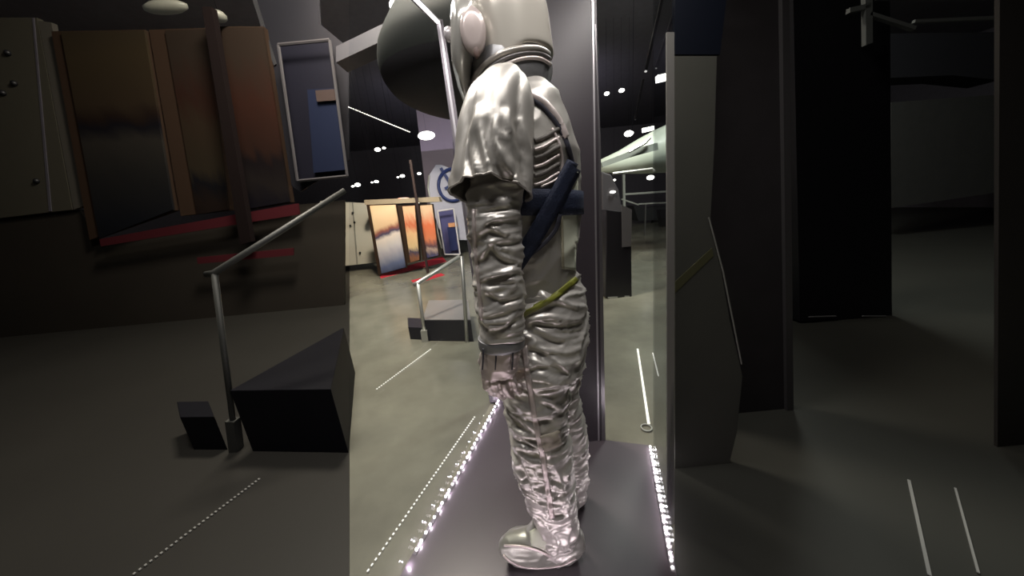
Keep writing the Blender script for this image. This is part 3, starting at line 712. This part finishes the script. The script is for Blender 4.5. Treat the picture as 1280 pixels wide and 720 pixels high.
# bunched cloth at the knee and shin
loft(b, [(650, 555, 6, .03, YN-.02), (649, 570, 10, .05, YN-.02), (655, 588, 11, .05, YN-.02), (664, 606, 8, .035, YN-.02)], sq=2)
loft(b, [(662, 598, 8, .03, YN-.01), (666, 612, 11, .05, YN-.01), (676, 628, 8, .03, YN-.01)], sq=2)
trousers = remeshed(b, 'trousers', Msuit, suit, .0055)
displace(trousers, .011, (8, 6, 23), .95, 3, .007)
for pl, h, w_ in (([(662, 398), (690, 402), (708, 403)], .010, 4), ([(660, 405), (688, 419), (708, 425)], .012, 4), ([(660, 430), (686, 440)], .010, 3.5), ([(660, 448), (678, 455)], .008, 3),
                  ([(684, 444), (700, 455), (710, 466), (700, 474), (672, 468)], .012, 4), ([(664, 486), (702, 480)], .009, 3.5), ([(676, 498), (704, 512)], .009, 3.5), ([(664, 522), (694, 518)], .009, 3.5),
                  ([(686, 572), (700, 600), (708, 640)], .010, 4), ([(652, 572), (666, 602)], .010, 4), ([(650, 545), (672, 558)], .010, 3.5), ([(640, 515), (660, 535)], .009, 3.5), ([(700, 610), (688, 640)], .008, 3.5), ([(664, 380), (700, 372)], .006, 4)):
    crease(trousers, pl, h, w_)
cz = np.empty(len(trousers.data.vertices)*3); trousers.data.vertices.foreach_get('co', cz); cz = cz.reshape(-1, 3)
cz[:, 2] = np.maximum(cz[:, 2], PZ+.04); trousers.data.vertices.foreach_set('co', cz.ravel()); trousers.data.update()
# boots
def boot(dy, flip, parent, name='boot'):
    b = MB()
    for st in ([(629, 689, 13, .030, YN), (637, 686, 20, .042, YN), (650, 684, 25, .05, YN), (668, 682, 28, .052, YN), (686, 680, 30, .05, YN), (704, 680, 30, .047, YN), (717, 682, 25, .042, YN), (725, 684, 15, .03, YN)],
               [(697, 640, 21, .05, YN), (698, 660, 25, .052, YN), (700, 685, 25, .05, YN)],
               [(684, 648, 12, .03, YN), (676, 664, 18, .042, YN), (668, 684, 22, .048, YN)]):
        loft(b, st, sq=2.3)
    o = remeshed(b, name, Mboot, parent, .005)
    return o
bt = boot(0, 1, suit); displace(bt, .005, (10, 8, 16), .6)
# drop below-floor parts: settle sole on plinth
def settle(o):
    co = np.empty(len(o.data.vertices)*3); o.data.vertices.foreach_get('co', co); co = co.reshape(-1, 3)
    zmin = PZ+.001
    co[:, 2] = np.where(co[:, 2] < zmin+.02, zmin+np.maximum(co[:, 2]-zmin, 0)*.9, co[:, 2])
    o.data.vertices.foreach_set('co', co.ravel()); o.data.update(); return co
co = settle(bt)
# far boot: a turned copy under the far leg
bt2 = link('boot', bt.data.copy(), suit)
ank = on_y(698, 668, YN); far = on_y(706, 640, YF)
Rm = Matrix.Rotation(math.radians(-75), 4, 'Z')
bt2.matrix_world = Matrix.Translation((far.x, far.y, 0)) @ Rm @ Matrix.Translation((-ank.x, -ank.y, 0))
# arm
b = MB()
loft(b, [(626, 190, 30, .065, YA+.03), (622, 225, 33, .068, YA+.01), (618, 260, 33, .068, YA), (620, 300, 31.5, .066, YA), (622, 335, 31, .064, YA), (625, 370, 31, .062, YA), (627, 400, 29, .058, YA), (627, 424, 26, .05, YA)], sq=2.2)
arm = remeshed(b, 'arm', Msuit, suit, .0045)
displace(arm, .006, (9, 7, 22), .95, 3, .006)
for pl, h, w_ in (([(600, 284), (615, 275), (652, 268)], .009, 3), ([(598, 290), (612, 285), (632, 292)], .009, 3), ([(600, 322), (614, 304), (626, 319), (648, 327)], .010, 3), ([(600, 347), (630, 341), (650, 336)], .011, 3.5),
                  ([(606, 360), (626, 371), (652, 367)], .009, 3.5), ([(600, 394), (612, 408), (632, 404), (646, 388)], .009, 3.5), ([(604, 303), (650, 299)], .007, 3), ([(598, 262), (640, 256)], .007, 3), ([(606, 352), (648, 350)], .006, 3)):
    crease(arm, pl, h, w_)
# wrist ring
b = MB(); loft(b, [(627, 419, 28, .053, YA), (627, 424, 29.5, .056, YA), (626, 430, 28.5, .054, YA), (626, 434, 27, .05, YA)], n=3, sq=2)
wrist = b.build('wrist_ring', Mcollar, suit, True)
# glove with five fingers
b = MB()
loft(b, [(626, 430, 25, .045, YA), (625, 445, 24, .04, YA), (623, 460, 23, .034, YA), (624, 470, 21, .028, YA)], sq=2.2)
def finger(px, py, pts, r):
    S = [on_y(px+a, py+c, YA+d) for a, c, d in pts]
    b.tube(S, [r*1.07*k for k in (1, 1.0, .96, .9, .78, .4)][:len(S)], 12)
finger(607, 464, [(0, 0, 0), (0, 10, -.006), (2, 19, .0), (7, 26, .012), (12, 29, .022), (14, 29.5, .026)], .0125)
finger(618, 466, [(0, 0, 0), (0, 11, -.01), (2, 21, -.003), (7, 28, .01), (12, 31, .022), (14, 31, .027)], .0132)
finger(629.5, 467, [(0, 0, 0), (0, 11, -.01), (2, 20, -.003), (7, 26, .01), (11, 28.5, .022), (13, 28.5, .027)], .0128)
finger(640, 466, [(0, 0, 0), (1, 9, -.006), (3, 17, .0), (7, 22.5, .012), (11, 24, .022), (12, 24, .026)], .0115)
finger(606, 444, [(0, 0, .015), (-2, 8, .03), (1, 18, .045), (8, 26, .052), (14, 31, .056), (17, 33, .058)], .013)
glove = remeshed(b, 'glove', silver('pinkish_silver_glove', (.62, .54, .52), .36, .5, .3), suit, .0032, 2)
displace(glove, .004, (20, 14, 20), .5)
# dark cords painting the shade in the back-of-hand creases
b = MB()
for x in (604, 620, 641):
    b.tube([on_y(x, 436, YA-.045), on_y(x, 448, YA-.043), on_y(x-1, 462, YA-.036)], .0022, 6)
b.build('glove_crease_shade', Mdkstrap, glove)
# sleeve: open, flared, with long folds
def sleeve_mesh():
    st = [(640, 114, 14, .05, YA+.08), (633, 124, 33, .085, YA+.06), (626, 140, 42, .095, YA+.04), (621, 165, 46, .1, YA+.03), (618, 195, 46, .1, YA+.02), (615, 225, 48, .098, YA+.01), (613.5, 246, 49, .095, YA)]
    S = catmull(st, 8); seg = 96; vs = []; cs = [on_y(s[0], s[1], s[4]) for s in S]
    for i, s in enumerate(S):
        t = (cs[min(i+1, len(S)-1)]-cs[max(i-1, 0)]).normalized(); sd = Vector((0, 1, 0)).cross(t).normalized(); dv = t.cross(sd).normalized()
        hw = s[2]/ppm(cs[i]); u = i/(len(S)-1)
        for k in range(seg):
            a = 2*math.pi*k/seg
            tw = a+u*.5
            fold = (abs(math.sin(tw*2.5+.6+math.sin(u*3))) ** .7-.6)*.018*min(1, u*1.6)+(abs(math.sin(tw*4.5+1+u*2.2))**.7-.5)*.012*u
            near = max(0, -math.sin(a)*(1 if dv.y > 0 else -1))
            lift = -t*(.016*near**1.5)*max(0, (u-.8)/.2)
            vs.append(cs[i]+sd*math.cos(a)*(hw+fold*.5)+dv*math.sin(a)*(s[3]+fold)+lift)
    m = len(S)
    fs = [(i*seg+k, i*seg+(k+1) % seg, (i+1)*seg+(k+1) % seg, (i+1)*seg+k) for i in range(m-1) for k in range(seg)]
    fs.append(tuple(range(seg)))
    return vs, fs, [vs[(m-1)*seg+k] for k in range(seg)]
vs, fs, hem = sleeve_mesh(); NH = len(hem); NV = len(vs); b = MB(); b.add(vs, fs); slv = b.build('sleeve', Msleeve, suit, True)
displace(slv, .004, (11, 8, 6), .8, 3, .002)
for pl, h, w_ in (([(598, 136), (586, 180), (580, 236)], .012, 5), ([(600, 158), (609, 200), (617, 238)], .012, 5), ([(620, 150), (619, 172), (632, 207), (654, 242)], .013, 5),
                  ([(634, 138), (637, 160), (649, 178)], .011, 4), ([(651, 150), (662, 195), (661, 245)], .010, 5), ([(625, 166), (640, 178), (650, 196)], .009, 4), ([(592, 190), (598, 238)], .007, 4), ([(640, 200), (646, 240)], .008, 4)):
    crease(slv, pl, h, w_)
so = slv.modifiers.new('s', 'SOLIDIFY'); so.thickness = .004
hem = [slv.data.vertices[NV-NH+k].co.copy() for k in range(NH)]
b = MB(); b.tube(hem+[hem[0]], .0022, 8, False); b.build('hem', Msleeve, slv, True)

# mirrored arm on the far side
def mirror(o, name, parent):
    me = o.data.copy(); c = link(name, me, parent)
    co = np.empty(len(me.vertices)*3); me.vertices.foreach_get('co', co); co = co.reshape(-1, 3); co[:, 1] = 2*YT-co[:, 1]
    co[:, 0] += .02
    me.vertices.foreach_set('co', co.ravel()); me.flip_normals(); me.update()
    for p in me.polygons: p.use_smooth = True
    return c
for o_ in (arm, glove, wrist): mirror(o_, o_.name.split('.')[0], suit)

# collar, helmet
b = MB()
loft(b, [(639, 66, 44, .11, YT-.02), (639, 82, 48, .118, YT-.02), (640, 98, 49, .12, YT-.02), (642, 114, 44, .115, YT-.02), (644, 128, 36, .1, YT-.02)], sq=2.2)
collar = remeshed(b, 'neck_collar', Mcollar, suit, .006); displace(collar, .006, (9, 7, 9), .5)
hel = None
def helmet():
    c = on_y(635, 42, YT-.02); k = ppm(c)
    b = MB(); n = 40; vs = []; fs = []
    ax, ay, az = 52/k, .125, 66/k
    tilt = Matrix.Rotation(math.radians(-5.4), 3, 'Y')
    for i in range(n+1):
        th = math.pi*i/n
        for j in range(2*n):
            ph = math.pi*j/n
            e = .88
            s_, c_ = math.sin(th), math.cos(th)
            if c_ < 0: s_ = 1 if th < math.pi*.999 else 0
            v = Vector((ax*(abs(s_)**e)*math.cos(ph), ay*(abs(s_)**e)*math.sin(ph), az*math.copysign(abs(c_)**e, c_)))
            # rim plane: cut lower at the front (left), higher at the back
            zc = -.085+.30*v.x if v.x < .03 else -.076
            if v.z < zc: v = Vector((v.x*.985, v.y*.985, zc))
            vs.append(c+tilt@v)
    for i in range(n):
        for j in range(2*n): fs.append((i*2*n+j, (i+1)*2*n+j, (i+1)*2*n+(j+1) % (2*n), i*2*n+(j+1) % (2*n)))
    b.add(vs, fs)
    return b.build('helmet', Mhelmet, suit, True), c, ax, ay, az
hel, hc, hax, hay, haz = helmet()
YH = YT-.02
def bvh_of(*os_):
    bm = bmesh.new()
    for o in os_: bm.from_mesh(o.data)
    t = BVHTree.FromBMesh(bm); bm.free(); return t
bvh_head = bvh_of(hel, collar)
def rimtube(pxs, r, m, name, dd=.13, parent=hel):
    """a hoop round helmet and collar: near half follows the seen line, far half mirrors it"""
    near = []
    for q in catmull(pxs, 8):
        dr = ray(q[0], q[1]).normalized(); h = bvh_head.ray_cast(CAM, dr)
        if h[0]: near.append(h[0]-dr*r*.6)
    farp = [Vector((p.x, 2*YH-p.y, p.z)) for p in reversed(near)]
    MB().tube(near+farp+[near[0]], r, 10, False).build(name, m, parent, True)
rimtube([(584, 122), (592, 100), (606, 82), (626, 68), (650, 61), (672, 61), (685, 67)], .0075, mat('rim_grey', (.4, .37, .34), .3, .5), 'helmet_rim')
rimtube([(586, 127), (596, 104), (610, 87), (630, 74), (652, 67), (674, 67), (687, 73)], .005, mat('rim_dark', (.16, .15, .15), .4, .5), 'rim_gasket', .131)
rimtube([(588, 131), (600, 108), (614, 92), (634, 80), (654, 73), (674, 73), (688, 80)], .004, Mpiping, 'rim_piping', .132)
# visor: a curved raised shell at the front with hub discs
b = MB()
loft(b, [(590, 16, 8, .07, YH), (587, 24, 18, .105, YH), (586, 44, 19, .122, YH), (584, 64, 17, .125, YH), (581, 88, 13, .118, YH), (582, 108, 9, .1, YH), (585, 126, 5, .07, YH)], sq=2.6)
visor = b.build('visor', Mvisor, hel, True)
def disc(px, py, rx, ry, Y, th, m, name, parent, n=28):
    c = on_y(px, py, Y); k = ppm(c); b = MB(); rings = []
    for (s_, d) in ((1, 0), (1, -th*.6), (.9, -th*.92), (.6, -th), (.02, -th*1.02)):
        rings.append([c+Vector((rx/k*s_*math.cos(2*math.pi*i/n), d, ry/k*s_*math.sin(2*math.pi*i/n))) for i in range(n)])
    b.add([v for r in rings for v in r], [(i*n+j, i*n+(j+1) % n, (i+1)*n+(j+1) % n, (i+1)*n+j) for i in range(4) for j in range(n)]+[tuple(range(n))])
    return b.build(name, m, parent, True)
disc(592, 42, 16, 25, YH-.110, .024, Mhelm2, 'visor_hub', visor)
disc(596, 67, 4, 6, YH-.127, .01, mat('brown_screw', (.1, .06, .05), .5), 'hub_screw', visor)
MB().ball(on_y(561, 43, YH-.04), .013, 8, (1, 1, 1.3)).build('visor_knob', mat('pale_knob', (.6, .56, .58), .2, .3), visor, True)
b = MB()
S = [on_y(x, y, YH-.09) for x, y in ((571, 24), (568, 40), (567, 60), (569, 85), (574, 108), (582, 130))]
b.tube(S, .004, 8); b.build('visor_seal', mat('clear_edge', (.7, .72, .7), .1, .5), visor, True)

# ------------- things fastened to the cloth: raycast helpers
def patch(bv, quad, nu, nv, m, name, parent, off=.003, th=.003, wob=0):
    """cloth patch: a quad seen in the photo laid onto the surface beneath it"""
    a, b2, c, d = [Vector(q) for q in quad]; g = []
    for j in range(nv+1):
        row = []
        for i in range(nu+1):
            p = a.lerp(b2, i/nu).lerp(d.lerp(c, i/nu), j/nv); dr = ray(p.x, p.y).normalized()
            h = bv.ray_cast(CAM, dr)
            row.append(h[0]-dr*off if h[0] else None)
        g.append(row)
    vs = []; ix = {}; fs = []
    for j in range(nv+1):
        for i in range(nu+1):
            if g[j][i] is not None: ix[(i, j)] = len(vs); vs.append(g[j][i])
    for j in range(nv):
        for i in range(nu):
            k = [(i, j), (i+1, j), (i+1, j+1), (i, j+1)]
            if all(q in ix for q in k):
                pp = [vs[ix[q]] for q in k]
                if max((pp[0]-pp[2]).length, (pp[1]-pp[3]).length) < .1: fs.append([ix[q] for q in k])
    bb = MB(); bb.add(vs, fs); o = bb.build(name, m, parent, True)
    s = o.modifiers.new('s', 'SOLIDIFY'); s.thickness = th; s.offset = 0
    return o
def stripe(bv, pts, wpx, m, name, parent, off=.003, th=.003, n=10):
    S = catmull(pts, n); L = []; 
    for i, s in enumerate(S):
        t = Vector(S[min(i+1, len(S)-1)])-Vector(S[max(i-1, 0)]); t.normalize(); nrm = Vector((-t.y, t.x)); row = []
        for k in (-1, -.33, .33, 1):
            q = Vector(s)+nrm*k*wpx/2; dr = ray(q.x, q.y).normalized(); h = bv.ray_cast(CAM, dr)
            row.append(h[0]-dr*off if h[0] else None)
        L.append(row)
    vs = []; ix = {}; fs = []
    for i, r in enumerate(L):
        for k, p in enumerate(r):
            if p is not None: ix[(i, k)] = len(vs); vs.append(p)
    for i in range(len(L)-1):
        for k in range(3):
            q = [(i, k), (i+1, k), (i+1, k+1), (i, k+1)]
            if all(x in ix for x in q):
                pp = [vs[ix[x]] for x in q]
                if (pp[0]-pp[2]).length < .08: fs.append([ix[x] for x in q])
    bb = MB(); bb.add(vs, fs); o = bb.build(name, m, parent, True)
    s = o.modifiers.new('s', 'SOLIDIFY'); s.thickness = th; s.offset = 0
    return o
def belt(bv, p0, p1, wpx, m, name, parent, off=.004):
    """closed band around the body in the plane through the photo line p0-p1 and the depth axis"""
    A = on_y(*p0, YT); B = on_y(*p1, YT); c = (A+B)/2; u = (B-A).normalized(); v = Vector((0, 1, 0)); n = u.cross(v).normalized()
    wd = wpx/ppm(c)/2; vs = []; N = 72
    for i in range(N):
        a = 2*math.pi*i/N; d = u*math.cos(a)+v*math.sin(a)
        for k in (-1, -.3, .3, 1):
            o_ = c+n*wd*k; h = bv.ray_cast(o_, d)
            vs.append(h[0]+d*off if h[0] else o_+d*.1)
    fs = [(i*4+k, i*4+k+1, ((i+1) % N)*4+k+1, ((i+1) % N)*4+k) for i in range(N) for k in range(3)]
    bb = MB(); bb.add(vs, fs); o = bb.build(name, m, parent, True)
    s = o.modifiers.new('s', 'SOLIDIFY'); s.thickness = .003; s.offset = 0
    return o
bj = bvh_of(jacket); btz = bvh_of(trousers); bb_ = bvh_of(bt); ba = bvh_of(arm)
patch(bj, [(700, 262), (722, 262), (722, 338), (702, 336)], 8, 20, Mcream, 'back_panel', suit, .003)
patch(bj, [(706, 214), (722, 214), (722, 246), (698, 246)], 8, 12, Mcream, 'back_panel', suit, .003)
belt(bj, (610, 254), (716, 254), 26, Mnavy, 'chest_strap', suit, .007)
stripe(bj, [(719, 204), (706, 228), (690, 258), (668, 296), (648, 326), (640, 336)], 21, Mnavy, 'shoulder_strap', suit, .014, .004)
stripe(bj, [(700, 268), (694, 288), (676, 308), (652, 326)], 5, Mdkstrap, 'strap_edge', suit, .012)
stripe(bj, [(702, 262), (703, 300), (704, 336)], 2.5, mat('tan_seam', (.3, .28, .2), .6), 'seam_tape', suit, .008)
# braid and dark strap over the shoulder blade
def cord(bv, pts, r, m, name, parent, off):
    P = []
    for s in catmull(pts, 8):
        dr = ray(s[0], s[1]).normalized(); h = bv.ray_cast(CAM, dr)
        if h[0]: P.append(h[0]-dr*off)
    if len(P) > 2: return MB().tube(P, r, 8).build(name, m, parent, True)
cord(bj, [(655, 116), (672, 128), (690, 146), (704, 168), (712, 190), (717, 212)], .0065, Mdkstrap, 'back_strap', suit, .004)
o_ = cord(bj, [(648, 112), (665, 118), (684, 132), (699, 152), (708, 172)], .009, Mpiping, 'neck_braid', suit, .008)

for k in range(6):
    y = 168+k*11
    cord(bj, [(668, y+8), (680, y+4), (693, y-4), (699, y-7)], .004 if k % 2 else .0055, Mpiping if k % 2 else mat('lacing_dark_cord', (.1, .09, .08), .6), 'lacing', suit, .002)
cord(bj, [(690, 160), (700, 182), (703, 205), (698, 222), (676, 234)], .0035, Mpiping, 'lacing_edge', suit, .003)
# zip line between jacket and trousers, trouser seams
jt = MB()
stripe(btz, [(650, 396), (668, 386), (690, 373), (710, 358), (721, 348)], 6.5, Mgreen, 'zip', suit, .007)
stripe(bj, [(668, 384), (690, 372), (706, 360), (718, 350)], 6.5, Mgreen, 'zip', suit, .007)
stripe(btz, [(655, 432), (660, 470), (668, 520), (677, 565), (684, 605), (690, 648)], 7, Mpiping, 'side_stripe', suit, .004)
patch(btz, [(674, 545), (700, 538), (702, 556), (680, 565)], 8, 6, mat('tan_patch', (.45, .4, .32), .6), 'knee_patch', suit, .005)
patch(bb_, [(662, 664), (680, 654), (694, 690), (664, 682)], 8, 8, Mcream, 'ankle_patch', bt, .004)
stripe(bb_, [(630, 682), (650, 683), (672, 688), (690, 697), (704, 702)], 3, Mpiping, 'boot_seam', bt, .003)
cord(bb_, [(629, 694), (640, 703), (656, 709), (680, 710), (704, 706), (720, 698)], .004, Mpiping, 'sole_welt', bt, .002)
cord(ba, [(592, 262), (594, 310), (598, 350), (602, 400)], .005, Mpiping, 'sleeve_seam', arm, .002)
